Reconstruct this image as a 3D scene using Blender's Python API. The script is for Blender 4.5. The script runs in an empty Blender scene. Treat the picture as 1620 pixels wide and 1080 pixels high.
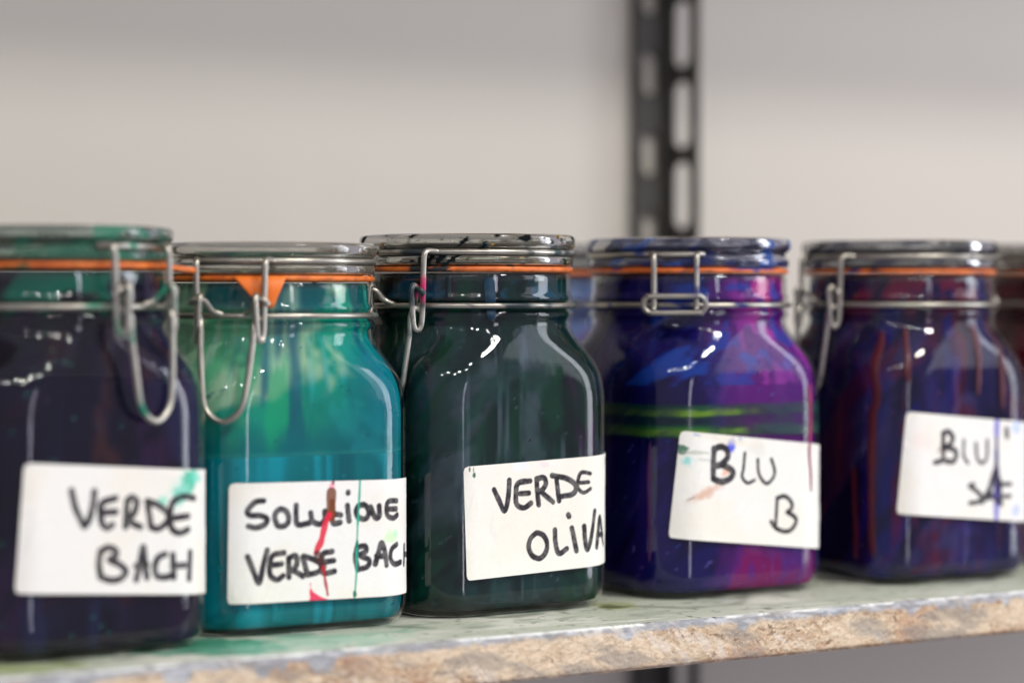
import bpy, math, random
import numpy as np
from mathutils import Vector, Matrix

# ------------------------------------------------------------------ camera, world, lights, exposure
sc = bpy.context.scene
col = sc.collection
SH_A = math.radians(31.7)                    # angle between the shelf and the picture plane
PITCH = math.atan(70 / 3825.0)
cA, sA = math.cos(SH_A), math.sin(SH_A)
cam_d = bpy.data.cameras.new('camera')
cam = bpy.data.objects.new('camera', cam_d); col.objects.link(cam)
cam.location = (0, 0, 0.148)
fwd = Vector((sA * math.cos(PITCH), cA * math.cos(PITCH), -math.sin(PITCH)))
cam.rotation_euler = fwd.to_track_quat('-Z', 'Y').to_euler()
cam_d.lens = 85; cam_d.sensor_width = 36
cam_d.clip_start = 0.01; cam_d.clip_end = 50
cam_d.dof.use_dof = True
cam_d.dof.focus_distance = 1.118
cam_d.dof.aperture_fstop = 3.1
sc.camera = cam

w = bpy.data.worlds.new('World'); sc.world = w; w.use_nodes = True
nt = w.node_tree; nt.nodes.clear()
wo = nt.nodes.new('ShaderNodeOutputWorld'); bg = nt.nodes.new('ShaderNodeBackground')
bg.inputs[0].default_value = (0.80, 0.76, 0.92, 1); bg.inputs[1].default_value = 0.32
nt.links.new(bg.outputs[0], wo.inputs[0])

def area(name, loc, target, sx, sy, power, color):
    d = bpy.data.lights.new(name, 'AREA'); d.shape = 'RECTANGLE'; d.size = sx; d.size_y = sy
    d.energy = power; d.color = color
    o = bpy.data.objects.new(name, d); col.objects.link(o); o.location = loc
    o.rotation_euler = (Vector(target) - Vector(loc)).to_track_quat('-Z', 'Y').to_euler()
    return o
area('ceiling_panel', (1.2, -0.75, 2.27), (0.7, 1.1, 0.15), 0.34, 0.16, 29, (1.0, 0.955, 0.88))
area('window_light', (3.05, -0.35, 0.75), (0.7, 1.05, 0.12), 0.75, 2.3, 30, (0.88, 0.92, 1.0))
area('window_light', (2.55, -1.05, 1.05), (0.7, 1.05, 0.12), 0.7, 1.7, 5, (0.88, 0.90, 1.0))
area('doorway_light', (0.66, -1.6, 0.15), (0.6, 1.0, 0.1), 0.16, 1.2, 3.2, (0.86, 0.84, 1.0))
def ceiling_bulb(x, y, z, p, r=0.052):
    d = bpy.data.lights.new('ceiling_bulb', 'POINT'); d.energy = p; d.shadow_soft_size = r; d.color = (1, .96, .9)
    o = bpy.data.objects.new('ceiling_bulb', d); col.objects.link(o); o.location = (x, y, z)
for (x, y, z) in ((-1.25, -0.5, 2.0), (-0.75, -0.75, 2.25), (-0.45, -1.3, 2.0), (0.0, -0.9, 1.85), (0.35, -1.7, 2.3), (0.6, -0.9, 2.1), (-0.2, -1.9, 2.5)):
    ceiling_bulb(x, y, z, 13)

sc.view_settings.view_transform = 'Standard'
sc.view_settings.look = 'None'
sc.view_settings.exposure = 0.55
sc.view_settings.gamma = 1.0
sc.view_settings.use_curve_mapping = False
sc.cycles.use_denoising = True
sc.cycles.max_bounces = 14
sc.cycles.transmission_bounces = 12
sc.cycles.transparent_max_bounces = 24
sc.cycles.glossy_bounces = 6
sc.cycles.caustics_refractive = False
sc.cycles.caustics_reflective = False
sc.cycles.sample_clamp_indirect = 40

# ------------------------------------------------------------------ helpers
MM = 0.001
rng = np.random.default_rng(7)
def lin(rgb):
    c = np.asarray(rgb, float) / 255.0
    return np.where(c <= 0.04045, c / 12.92, ((c + 0.055) / 1.055) ** 2.4)
def sst(a, b, x):
    t = np.clip((x - a) / (b - a), 0, 1); return t * t * (3 - 2 * t)
def vnoise(x, y, seed=0):
    """value noise on an integer lattice"""
    xi = np.floor(x).astype(np.int64); yi = np.floor(y).astype(np.int64)
    fx = x - xi; fy = y - yi; fx = fx * fx * (3 - 2 * fx); fy = fy * fy * (3 - 2 * fy)
    def h(a, b):
        n = (a * 374761393 + b * 668265263 + seed * 982451653) & 0xffffffff
        n = ((n ^ (n >> 13)) * 1274126177) & 0xffffffff
        n = n ^ (n >> 16)
        return (n & 0xffffff) / float(0xffffff)
    return (h(xi, yi) * (1 - fx) + h(xi + 1, yi) * fx) * (1 - fy) + (h(xi, yi + 1) * (1 - fx) + h(xi + 1, yi + 1) * fx) * fy
def fbm(x, y, seed=0, oct=4):
    s = 0; a = 0.5; t = 0
    for i in range(oct):
        s = s + a * vnoise(x * 2 ** i + 13.7 * i, y * 2 ** i + 7.1 * i, seed + i); t += a; a *= 0.5
    return s / t
def mixc(c, k, m):
    return c * (1 - m[..., None]) + np.asarray(k) * m[..., None]

def link(o, parent=None):
    col.objects.link(o)
    if parent is not None: o.parent = parent
    return o
def mesh_obj(name, V, Fc, mat, parent=None, colors=None, smooth=True, mm=True):
    me = bpy.data.meshes.new(name)
    V = np.asarray(V, float)
    me.from_pydata((V * MM if mm else V).tolist(), [], Fc if isinstance(Fc, list) else Fc.tolist())
    if colors is not None:
        at = me.color_attributes.new('Col', 'FLOAT_COLOR', 'POINT')
        c = np.ones((len(V), 4), np.float32); c[:, :colors.shape[1]] = colors
        at.data.foreach_set('color', c.ravel())
    if smooth: me.polygons.foreach_set('use_smooth', np.ones(len(me.polygons), bool))
    me.materials.append(mat); me.update()
    o = bpy.data.objects.new(name, me)
    return link(o, parent)
def gridfaces(nu, nv, wrap=False, mask=None):
    """faces of a grid stored as index u*nv+v"""
    u = np.arange(nu if wrap else nu - 1); v = np.arange(nv - 1)
    U, Vv = np.meshgrid(u, v, indexing='ij'); U2 = (U + 1) % nu
    f = np.stack([U * nv + Vv, U2 * nv + Vv, U2 * nv + Vv + 1, U * nv + Vv + 1], -1)
    if mask is not None: return f[mask]
    return f.reshape(-1, 4)
def empty(name, loc, rz=0):
    o = bpy.data.objects.new(name, None); o.empty_display_size = 0.05
    o.location = loc; o.rotation_euler = (0, 0, rz); return link(o)
def tag(o, label=None, cat=None, group=None, kind=None):
    for k, v in (('label', label), ('category', cat), ('group', group), ('kind', kind)):
        if v: o[k] = v
    return o

# ------------------------------------------------------------------ materials
def new_mat(name):
    m = bpy.data.materials.new(name); m.use_nodes = True; n = m.node_tree
    b = n.nodes['Principled BSDF']; return m, n, b
def setin(b, **kw):
    for k, v in kw.items():
        b.inputs[k.replace('_', ' ')].default_value = v
def noise_bump(n, b, scale, strength, dist=0.001, detail=4, stretch=None):
    tc = n.nodes.new('ShaderNodeTexCoord'); mp = n.nodes.new('ShaderNodeMapping')
    if stretch: mp.inputs['Scale'].default_value = stretch
    no = n.nodes.new('ShaderNodeTexNoise'); no.inputs['Scale'].default_value = scale; no.inputs['Detail'].default_value = detail
    bu = n.nodes.new('ShaderNodeBump'); bu.inputs['Strength'].default_value = strength; bu.inputs['Distance'].default_value = dist
    n.links.new(tc.outputs['Object'], mp.inputs[0]); n.links.new(mp.outputs[0], no.inputs['Vector'])
    n.links.new(no.outputs[0], bu.inputs['Height']); n.links.new(bu.outputs[0], b.inputs['Normal'])
    return no, bu
def col_mat(name, rough=0.5, alpha=False, bump=None, coat=0.0, spec=0.5, transl=0.0):
    m, n, b = new_mat(name)
    a = n.nodes.new('ShaderNodeVertexColor'); a.layer_name = 'Col'
    n.links.new(a.outputs['Color'], b.inputs['Base Color'])
    if alpha: n.links.new(a.outputs['Alpha'], b.inputs['Alpha'])
    setin(b, Roughness=rough, Coat_Weight=coat, Coat_Roughness=0.06); b.inputs['Specular IOR Level'].default_value = spec
    if bump: noise_bump(n, b, *bump)
    if transl:
        out = n.nodes['Material Output']; t = n.nodes.new('ShaderNodeBsdfTranslucent'); mx = n.nodes.new('ShaderNodeMixShader')
        mx.inputs[0].default_value = transl; n.links.new(a.outputs['Color'], t.inputs[0])
        n.links.new(b.outputs[0], mx.inputs[1]); n.links.new(t.outputs[0], mx.inputs[2])
        if alpha:
            tr = n.nodes.new('ShaderNodeBsdfTransparent'); m2 = n.nodes.new('ShaderNodeMixShader')
            b.inputs['Alpha'].default_value = 1
            for l in list(b.inputs['Alpha'].links): n.links.remove(l)
            n.links.new(a.outputs['Alpha'], m2.inputs[0]); n.links.new(tr.outputs[0], m2.inputs[1]); n.links.new(mx.outputs[0], m2.inputs[2])
            n.links.new(m2.outputs[0], out.inputs[0])
        else: n.links.new(mx.outputs[0], out.inputs[0])
    return m
def thin_glass(name, tint=(1, 1, 1), f0=0.036, f1=0.85):
    """blown glass wall: clear straight through, mirror-like by Schlick's curve"""
    m = bpy.data.materials.new(name); m.use_nodes = True; n = m.node_tree; n.nodes.clear()
    out = n.nodes.new('ShaderNodeOutputMaterial'); tr = n.nodes.new('ShaderNodeBsdfTransparent'); gl = n.nodes.new('ShaderNodeBsdfGlossy')
    tr.inputs[0].default_value = (*tint, 1); gl.inputs['Roughness'].default_value = 0.012; gl.inputs[0].default_value = (1, 1, 1, 1)
    lw = n.nodes.new('ShaderNodeLayerWeight'); lw.inputs[0].default_value = 0.5
    p = n.nodes.new('ShaderNodeMath'); p.operation = 'POWER'; p.inputs[1].default_value = 5
    q = n.nodes.new('ShaderNodeMath'); q.operation = 'MULTIPLY_ADD'; q.inputs[1].default_value = f1; q.inputs[2].default_value = f0
    mx = n.nodes.new('ShaderNodeMixShader')
    n.links.new(lw.outputs['Facing'], p.inputs[0]); n.links.new(p.outputs[0], q.inputs[0]); n.links.new(q.outputs[0], mx.inputs[0])
    n.links.new(tr.outputs[0], mx.inputs[1]); n.links.new(gl.outputs[0], mx.inputs[2]); n.links.new(mx.outputs[0], out.inputs[0])
    no, bu = noise_bump(n, gl, 45, 0.16, 0.0012, 3, (1, 1, 0.35))
    n.links.new(bu.outputs[0], lw.inputs['Normal'])
    return m
def lid_glass(name, tint):
    m, n, b = new_mat(name)
    setin(b, Base_Color=(*tint, 1), Roughness=0.07, IOR=1.3, Transmission_Weight=1.0)
    noise_bump(n, b, 60, 0.1, 0.001, 3)
    return m
M_GLASS = thin_glass('jar_glass', (0.97, 0.99, 0.98))
M_GLASS_IN = thin_glass('jar_glass_inner', (1, 1, 1), 0.004, 0.12)
M_DYE = col_mat('dye', 0.6, spec=0.0)
M_DYE_T = col_mat('dye_translucent', 0.6, spec=0.0, transl=0.3)
M_FILM = col_mat('dye_film', 0.6, alpha=True, spec=0.0)
M_FILM_T = col_mat('dye_film_translucent', 0.6, alpha=True, spec=0.0, transl=0.45)
M_PAPER = col_mat('label_paper', 0.62, bump=(900, 0.12, 0.0003, 3), spec=0.3)
M_RESID = col_mat('dried_residue', 0.5, alpha=True, spec=0.25)
M_DRIP = col_mat('dried_dye', 0.45, coat=0.1, spec=0.3)
M_BAND = col_mat('green_stain', 0.25, alpha=True, coat=0.3)
M_RUBBER = col_mat('orange_rubber', 0.5, bump=(500, 0.15, 0.0004, 3))
def wire_mat():
    m, n, b = new_mat('galvanised_wire')
    a = n.nodes.new('ShaderNodeVertexColor'); a.layer_name = 'Col'
    n.links.new(a.outputs['Color'], b.inputs['Base Color'])
    n.links.new(a.outputs['Alpha'], b.inputs['Metallic'])
    setin(b, Roughness=0.33)
    noise_bump(n, b, 500, 0.18, 0.0003, 4)
    return m
M_WIRE = wire_mat()

# ------------------------------------------------------------------ the wall, the upright and the shelf boards
def wall():
    m, n, b = new_mat('painted_wall')
    tc = n.nodes.new('ShaderNodeTexCoord'); no = n.nodes.new('ShaderNodeTexNoise'); no.inputs['Scale'].default_value = 3.5; no.inputs['Detail'].default_value = 6
    rp = n.nodes.new('ShaderNodeValToRGB'); rp.color_ramp.elements[0].color = (0.495, 0.465, 0.412, 1); rp.color_ramp.elements[1].color = (0.55, 0.52, 0.465, 1)
    n.links.new(tc.outputs['Object'], no.inputs['Vector']); n.links.new(no.outputs[0], rp.inputs[0]); n.links.new(rp.outputs[0], b.inputs['Base Color'])
    setin(b, Roughness=0.75); noise_bump(n, b, 160, 0.2, 0.001, 5)
    V = [(-1200, 1320, -900), (4200, 1320, -900), (4200, 1320, 2300), (-1200, 1320, 2300), (-1200, 1420, -900), (4200, 1420, -900), (4200, 1420, 2300), (-1200, 1420, 2300)]
    Fc = [(0, 1, 2, 3), (5, 4, 7, 6), (3, 2, 6, 7), (4, 5, 1, 0), (1, 5, 6, 2), (4, 0, 3, 7)]
    o = mesh_obj('wall', V, Fc, m, smooth=False); tag(o, kind='structure')
wall()

def slotted_flange(width, zlo, zhi, pitch, sw, sh, phase):
    """flat strip (x 0..width, z) with rounded slots, as 2-D verts and quads"""
    V, Fc = [], []; N = 28
    k0 = math.floor((zlo - phase) / pitch); k1 = math.ceil((zhi - phase) / pitch)
    for k in range(k0, k1):
        zc = phase + (k + .5) * pitch; b = len(V)
        hw, hh = width / 2, pitch / 2
        for i in range(N):
            a = 2 * math.pi * (i + .5) / N; dx, dz = math.cos(a), math.sin(a)
            rr = sw * .42; st = sh / 2 - rr; sx = sw / 2 - rr
            x = rr * dx + (sx if dx > 0 else -sx); z = rr * dz + (st if dz > 0 else -st)
            # matching point on the cell's border
            t = min(hw / abs(dx) if abs(dx) > 1e-6 else 1e9, hh / abs(dz) if abs(dz) > 1e-6 else 1e9)
            V += [(hw + x, zc + z), (hw + dx * t, zc + dz * t)]
        cs = len(V)
        for i in range(N):
            j = (i + 1) % N
            Fc.append((b + 2 * i, b + 2 * i + 1, b + 2 * j + 1, b + 2 * j))
            p, q = V[b + 2 * i + 1], V[b + 2 * j + 1]
            if abs(p[0] - q[0]) > 1e-6 and abs(p[1] - q[1]) > 1e-6:   # corner triangle of the cell
                V.append((0 if (p[0] + q[0]) / 2 < hw else width, zc + (hh if (p[1] + q[1]) / 2 > zc else -hh)))
                Fc.append((b + 2 * i + 1, len(V) - 1, b + 2 * j + 1))
    return V, Fc
def solid(V3, Fc, nrm, t):
    """thicken a sheet along nrm, closing its borders"""
    V3 = [Vector(v) for v in V3]; n = len(V3)
    key = {}; rem = []
    for i, v in enumerate(V3):
        k = (round(v.x, 3), round(v.y, 3), round(v.z, 3)); rem.append(key.setdefault(k, i))
    Fc = [tuple(rem[i] for i in f) for f in Fc]
    out = [tuple(v) for v in V3] + [tuple(v + Vector(nrm) * t) for v in V3]
    F2 = list(Fc) + [tuple(i + n for i in reversed(f)) for f in Fc]
    cnt = {}
    for f in Fc:
        for a, b in zip(f, f[1:] + f[:1]): cnt[(a, b)] = 1
    for (a, b) in cnt:
        if (b, a) not in cnt: F2.append((b, a, a + n, b + n))
    return out, F2
def upright():
    m, n, b = new_mat('dark_steel'); setin(b, Base_Color=(0.034, 0.031, 0.026, 1), Roughness=0.75); noise_bump(n, b, 300, 0.2, 0.0005)
    X0, Y0 = UP_X, UP_Y
    root = empty('slotted_upright', (X0 * MM, Y0 * MM, -0.6))
    tag(root, 'dark steel slotted angle post standing against the wall behind the jars', 'shelf upright')
    wl, wr = 27.0, 36.0
    V, Fc = slotted_flange(wl, 0, 1500, 53, 11.5, 29, 22.0)
    V3 = [(-wl + x, 0, z) for x, z in V]; V3, F3 = solid(V3, Fc, (0, 1, 0), 2.2)
    mesh_obj('side_flange', V3, F3, m, root, smooth=False)
    V, Fc = slotted_flange(wr, 0, 1500, 53, 17.0, 43, 46.5)
    V3 = [(2.3, 2.2 - x, z) for x, z in V]; V3, F3 = solid(V3, Fc, (-1, 0, 0), 2.2)
    mesh_obj('front_flange', V3, F3, m, root, smooth=False)
UP_X, UP_Y = 932.60, 1314.0      # foot of the post, mm
upright()

SH_Y0, SH_Y1, SH_T = 901.0, 1250.0, 21.0
def shelf_top_colour(x, y):
    base = np.ones(x.shape + (3,)) * lin((188, 194, 176))
    n1 = fbm(x / 60, y / 22, 3); n2 = fbm(x / 14, y / 7, 5); n3 = fbm(x / 5, y / 3, 8)
    base = mixc(base, lin((214, 216, 202)), sst(.5, .72, n1))
    base = mixc(base, lin((150, 160, 142)), sst(.56, .8, n2) * .7)
    base = mixc(base, lin((120, 118, 92)), sst(.66, .8, n3) * .45)
    def pud(c, cx, cy, r, k, sx=1.0, seed=0):
        d = np.hypot((x - cx) / sx, y - cy) + (fbm(x / 9, y / 9, 40 + seed) - .5) * r * 1.5
        return mixc(base, lin(c), sst(r, r * .45, d) * k)
    base = pud((12, 128, 98), 424, 938, 30, .9, 1.4, 1)
    base = pud((150, 158, 84), 652, 962, 15, .6, 1.2, 2)
    base = pud((88, 92, 36), 645, 957, 9, .9, 1.3, 3)
    base = pud((120, 190, 160), 470, 925, 26, .5, 2.4, 4)
    base = pud((128, 150, 40), 340, 922, 14, .6, 2.4, 5)
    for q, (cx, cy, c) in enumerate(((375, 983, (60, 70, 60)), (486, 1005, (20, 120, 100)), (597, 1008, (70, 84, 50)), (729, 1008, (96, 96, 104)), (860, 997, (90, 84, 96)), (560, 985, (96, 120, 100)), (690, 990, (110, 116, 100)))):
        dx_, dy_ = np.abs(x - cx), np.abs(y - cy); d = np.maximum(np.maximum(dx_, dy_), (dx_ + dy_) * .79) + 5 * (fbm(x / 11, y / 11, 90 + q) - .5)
        base = mixc(base, lin(c), sst(7, 1, np.abs(d - 55)) * .6 * sst(.3, .6, fbm(x / 17, y / 17, 97 + q)))  # dye rings round the jar bases, with contact shadow painted into the same rings
    drop = sst(.80, .84, fbm(x / 4.2, y / 4.2, 111, 2)); base = mixc(base, lin((70, 84, 70)), drop * .8)
    # pale scuffs by the front edge
    sc_ = sst(.62, .75, fbm(x / 26 + y / 10, y / 3, 21)) * sst(945, 905, y)
    return mixc(base, lin((232, 234, 224)), sc_ * .8)
def shelf_front_paint(xs, zs):
    """tan chipboard flakes with their relief, and a worn grey-blue facing along the top"""
    nx, nz = len(xs), len(zs); dx = xs[1] - xs[0]; dz = zs[1] - zs[0]
    C = np.ones((nx, nz, 3)) * lin((190, 160, 120)); Hh = np.zeros((nx, nz))
    pal = [lin(c) for c in ((204, 182, 152), (192, 168, 138), (216, 198, 170), (180, 155, 126), (160, 134, 106), (208, 188, 162), (198, 177, 150), (128, 104, 82))]
    r = np.random.default_rng(11)
    for i in range(16000):
        cx, cz = r.uniform(xs[0], xs[-1]), r.uniform(zs[0], zs[-1])
        L, W = r.uniform(.6, 3.0), r.uniform(.3, .9); a = r.normal(0, .45)
        i0, i1 = int((cx - L - xs[0]) / dx), int((cx + L - xs[0]) / dx) + 2; j0, j1 = int((cz - L - zs[0]) / dz), int((cz + L - zs[0]) / dz) + 2
        i0, j0 = max(i0, 0), max(j0, 0)
        X = xs[i0:i1][:, None] - cx; Z = zs[j0:j1][None] - cz
        u = (X * math.cos(a) + Z * math.sin(a)) / L; v = (-X * math.sin(a) + Z * math.cos(a)) / W
        m = (np.abs(u) ** 2.5 + np.abs(v) ** 2.5) < 1
        c = pal[r.choice(8, p=[.2, .2, .12, .15, .1, .1, .09, .04])] * r.uniform(.85, 1.12)
        C[i0:i1, j0:j1][m] = c; Hh[i0:i1, j0:j1][m] = r.uniform(-.16, .14)
    X, Z = np.meshgrid(xs, zs, indexing='ij')
    edge = -3.6 - 2.6 * (fbm(X / 30, Z * 0, 31) - .5) - 5 * sst(.6, .75, fbm(X / 22, Z * 0 + 3, 33))
    fac = .9 * sst(-1.3, 1.2, Z - edge - 2.6 * (fbm(X / 3, Z / 2, 35) - .5))
    facc = mixc(np.ones_like(C) * lin((146, 152, 158)), lin((186, 192, 196)), sst(.45, .7, fbm(X / 7, Z / 1.5, 36)))
    C = C * (1 - fac[..., None]) + facc * fac[..., None]; Hh = Hh * (1 - fac)
    tn = fbm(X / 28, Z / 12, 71)
    C = mixc(C, lin((176, 132, 104)), sst(.5, .7, tn) * .45 * (1 - fac)); C = mixc(C, lin((226, 208, 180)), sst(.55, .35, tn) * .5 * (1 - fac))
    C = mixc(C, lin((120, 92, 68)), sst(-SH_T + 3.5, -SH_T, Z + 3 * (fbm(X / 5, Z / 3, 73) - .5)) * .6)  # edge shading painted into the colour: darker towards the board's bottom
    # whitish rubbed patches and scratches
    sc_ = sst(.58, .74, fbm(X / 16 + Z / 9, Z / 14, 51)) * .55 * sst(.4, .6, fbm((X + .7 * Z) / 1.3, Z / 9, 53))
    C = mixc(C, lin((222, 214, 200)), sc_)
    C = mixc(C, lin((136, 132, 126)), sst(.54, .72, fbm(X / 24 + Z / 20, Z / 9, 57)) * .6)
    C = mixc(C, lin((236, 238, 230)), sst(-.9, -.2, Z + .9 * fbm(X / 4, Z * 0, 61)) * .85 * sst(.38, .6, fbm(X / 13, Z * 0, 62)))
    Hh = Hh + (fbm(X / 2.2, Z / 1.2, 63) - .5) * .35
    # the top edge is chipped
    chip = sst(-2.2, 0, Z) * (0.5 + 1.8 * sst(.6, .8, fbm(X / 6, Z * 0, 65)))
    Hh = Hh - chip * .7 - sst(-SH_T + 1.5, -SH_T, Z) * .9
    return C, Hh
def shelf_board(name, ztop, label, fine=True):
    root = empty(name, (0.6, SH_Y0 * MM, ztop * MM)); tag(root, label, 'shelf')
    xoff = 600.0
    mt = col_mat('shelf_laminate', 0.42, bump=(260, 0.18, 0.0005, 5))
    mf = col_mat('chipboard', 0.8, bump=(1400, 0.35, 0.0004, 4), spec=0.25)
    mb, n, b = new_mat('chipboard_plain'); setin(b, Base_Color=(*lin((150, 128, 104)), 1), Roughness=0.85)
    x0, x1 = -150.0, 1500.0
    if fine:
        xs = np.concatenate([np.arange(x0, 270, 12), np.arange(270, 1010, .5), np.arange(1010, x1 + 1, 12)])
        xf = np.arange(270, 1010, .5)
    zs = np.linspace(-SH_T, 0, 47)
    if fine:
        C, Hh = shelf_front_paint(xf, zs)
        X, Z = np.meshgrid(xf, zs, indexing='ij')
        V = np.stack([X - xoff, -Hh, Z], -1).reshape(-1, 3)
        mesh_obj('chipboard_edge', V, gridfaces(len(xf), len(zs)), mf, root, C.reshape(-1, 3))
        # top sheet follows the chipped edge
        y = np.concatenate([[0], np.arange(1.2, 125, 1.2), np.arange(126, SH_Y1 - SH_Y0, 8), [SH_Y1 - SH_Y0]])
        xt = np.arange(270, 1010, 1.0)
        X, Y = np.meshgrid(xt, y, indexing='ij')
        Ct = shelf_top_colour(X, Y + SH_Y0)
        lip = -np.interp(xt, xf, Hh[:, -1])
        Yv = Y.copy(); Yv[:, 0] = lip
        Zv = np.zeros_like(X)
        V = np.stack([X - xoff, Yv, Zv], -1).reshape(-1, 3)
        Fc = gridfaces(len(xt), len(y))
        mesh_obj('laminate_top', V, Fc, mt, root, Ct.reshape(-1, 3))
        def slab(xa, xb, nm):
            box_part(nm, (xa - xoff, 0, -SH_T), (xb - xoff, SH_Y1 - SH_Y0, 0), mb, root)
        slab(x0, 270, 'board_core'); slab(1009.5, x1, 'board_core')
        box_part('board_core', (270 - xoff + .01, 3.2, -SH_T + .02), (1009.5 - xoff - .01, SH_Y1 - SH_Y0 - .02, -.6), mb, root)
    else:
        box_part('board_core', (x0 - xoff, 0, -SH_T), (x1 - xoff, SH_Y1 - SH_Y0, 0), mb, root)
    return root
def box_part(name, a, b, mat, parent):
    (x0, y0, z0), (x1, y1, z1) = a, b
    V = [(x0, y0, z0), (x1, y0, z0), (x1, y1, z0), (x0, y1, z0), (x0, y0, z1), (x1, y0, z1), (x1, y1, z1), (x0, y1, z1)]
    Fc = [(3, 2, 1, 0), (4, 5, 6, 7), (0, 1, 5, 4), (1, 2, 6, 5), (2, 3, 7, 6), (3, 0, 4, 7)]
    return mesh_obj(name, V, Fc, mat, parent, smooth=False)
shelf_board('shelf_board', 0, 'pale green topped chipboard shelf with chipped raw front edge under the jars')
shelf_board('shelf_board', 700, 'chipboard shelf above the row of jars, shading the top of the wall', fine=False)

# ------------------------------------------------------------------ jars
PROF = [(0,48.5,20),(0.6,50.4,21.5),(2,52,23),(4,53.2,24),(7,54.1,24.7),(11,54.5,25),(20,54.5,25),(40,54.5,25),(60,54.5,25),(80,54.5,25),(96,54.5,25),(102,54.5,25.5),(108,54.4,27.5),(111,54.3,29),(114,54.1,31.5),(117.5,53.7,35),(121,53,39),(125,51.9,43),(129,50.7,46.9),(132,50,49.2),(134,49.7,49.7),(136,49.8,49.8),(137.2,50.4,50.4),(138.4,51.1,51.1),(139.6,51.1,51.1),(140.8,50.3,50.3),(142,49.6,49.6),(144.5,49.6,49.6),(145.8,50.6,50.6),(147,51,51),(148.2,50.6,50.6),(149.5,50.1,50.1),(153,50,50),(156.5,50,50),(158,49.6,49.6),(158.8,48.6,48.6)]
PZ, PH, PR = (np.array([p[i] for p in PROF], float) for i in range(3))
def smooth_table(x, y, xn):
    d = np.diff(y) / np.diff(x); m = np.zeros_like(y)
    for i in range(1, len(y) - 1):
        m[i] = 0 if d[i - 1] * d[i] <= 0 else 2 * d[i - 1] * d[i] / (d[i - 1] + d[i])
    m[0], m[-1] = d[0], d[-1]
    k = np.clip(np.searchsorted(x, xn, 'right') - 1, 0, len(x) - 2); hh = x[k + 1] - x[k]; t = (xn - x[k]) / hh
    return ((1 + 2 * t) * (1 - t) ** 2) * y[k] + t * (1 - t) ** 2 * hh * m[k] + t * t * (3 - 2 * t) * y[k + 1] + t * t * (t - 1) * hh * m[k + 1]
_zn = np.linspace(0, 158.8, 800); _ph, _pr = smooth_table(PZ, PH, _zn), smooth_table(PZ, PR, _zn)
for _ in range(10):      # round off the kinks of the shoulder
    s_ = (_zn > 98) & (_zn < 134); a_ = _ph.copy(); c_ = _pr.copy()
    a_[4:-4] = sum(_ph[4 + q:len(_ph) - 4 + q] for q in range(-4, 5)) / 9; c_[4:-4] = sum(_pr[4 + q:len(_pr) - 4 + q] for q in range(-4, 5)) / 9
    _ph = np.where(s_, a_, _ph); _pr = np.where(s_, c_, _pr)
_pr = np.minimum(_pr, _ph)
PZ, PH, PR = _zn, _ph, _pr
def rpol(th, hs, rc):
    """polar radius of a rounded square: half width hs, corner radius rc"""
    th = np.abs(np.mod(th + math.pi / 4, math.pi / 2) - math.pi / 4)
    c = hs - rc; co, si = np.cos(th), np.sin(th); s = co + si
    return np.where(hs * np.tan(th) <= c, hs / co, c * s + np.sqrt(np.maximum(rc * rc + c * c * s * s - 2 * c * c, 0)))
def surf(th, z, off=0.0, zs=1.0):
    """point on the jar's outer wall, moved out by off"""
    hs = np.interp(z, PZ, PH); rc = np.interp(z, PZ, PR)
    r = rpol(th, hs + off, rc + off)
    return np.stack([r * np.cos(th), r * np.sin(th), z * zs + 0 * r], -1)
HS, RC = 54.5, 25.0
_th = np.linspace(-1.5 * math.pi, .5 * math.pi, 7201)
_r = rpol(_th, HS, RC); _P = np.stack([_r * np.cos(_th), _r * np.sin(_th)], -1)
_S = np.concatenate([[0], np.cumsum(np.linalg.norm(np.diff(_P, axis=0), axis=1))]); _S -= np.interp(-math.pi / 2, _th, _S)
def u2th(u): return np.interp(u, _S, _th)          # distance round the body from the middle of the front face -> angle
def th2u(t): return np.interp(np.mod(t + 1.5 * math.pi, 2 * math.pi) - 1.5 * math.pi, _th, _S)

def catmull(pts, n=8, closed=False):
    P = np.asarray(pts, float); N = len(P)
    if N == 2 and not closed: return np.stack([P[0] + (P[1] - P[0]) * t for t in np.linspace(0, 1, n + 1)])
    out = []
    for i in range(N if closed else N - 1):
        if closed: p0, p1, p2, p3 = P[i - 1], P[i], P[(i + 1) % N], P[(i + 2) % N]
        else:
            p1, p2 = P[i], P[i + 1]; p0 = P[i - 1] if i else 2 * p1 - p2; p3 = P[i + 2] if i + 2 < N else 2 * p2 - p1
        for t in np.arange(n) / n:
            out.append(.5 * ((2 * p1) + (-p0 + p2) * t + (2 * p0 - 5 * p1 + 4 * p2 - p3) * t * t + (-p0 + 3 * p1 - 3 * p2 + p3) * t ** 3))
    if not closed: out.append(P[-1])
    return np.array(out)
def tube(path, r, closed=False, ns=10):
    P = np.asarray(path, float); n = len(P)
    T = (np.roll(P, -1, 0) - np.roll(P, 1, 0)) if closed else np.gradient(P, axis=0)
    T /= np.linalg.norm(T, axis=1)[:, None]
    ref = np.array([0, 0, 1.]) if abs(T[0][2]) < .9 else np.array([1., 0, 0])
    N = np.cross(T[0], ref); N /= np.linalg.norm(N); V = []
    for i in range(n):
        N = N - T[i] * (N @ T[i]); N /= np.linalg.norm(N); B = np.cross(T[i], N)
        for k in range(ns):
            a = 2 * math.pi * k / ns; V.append(P[i] + r * (math.cos(a) * N + math.sin(a) * B))
    Fc = []
    for i in range(n if closed else n - 1):
        j = (i + 1) % n
        for k in range(ns):
            l = (k + 1) % ns; Fc.append((i * ns + k, i * ns + l, j * ns + l, j * ns + k))
    if not closed:
        Fc.append(tuple(range(ns))); Fc.append(tuple(reversed(range((n - 1) * ns, n * ns))))
    return np.array(V), Fc
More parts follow.
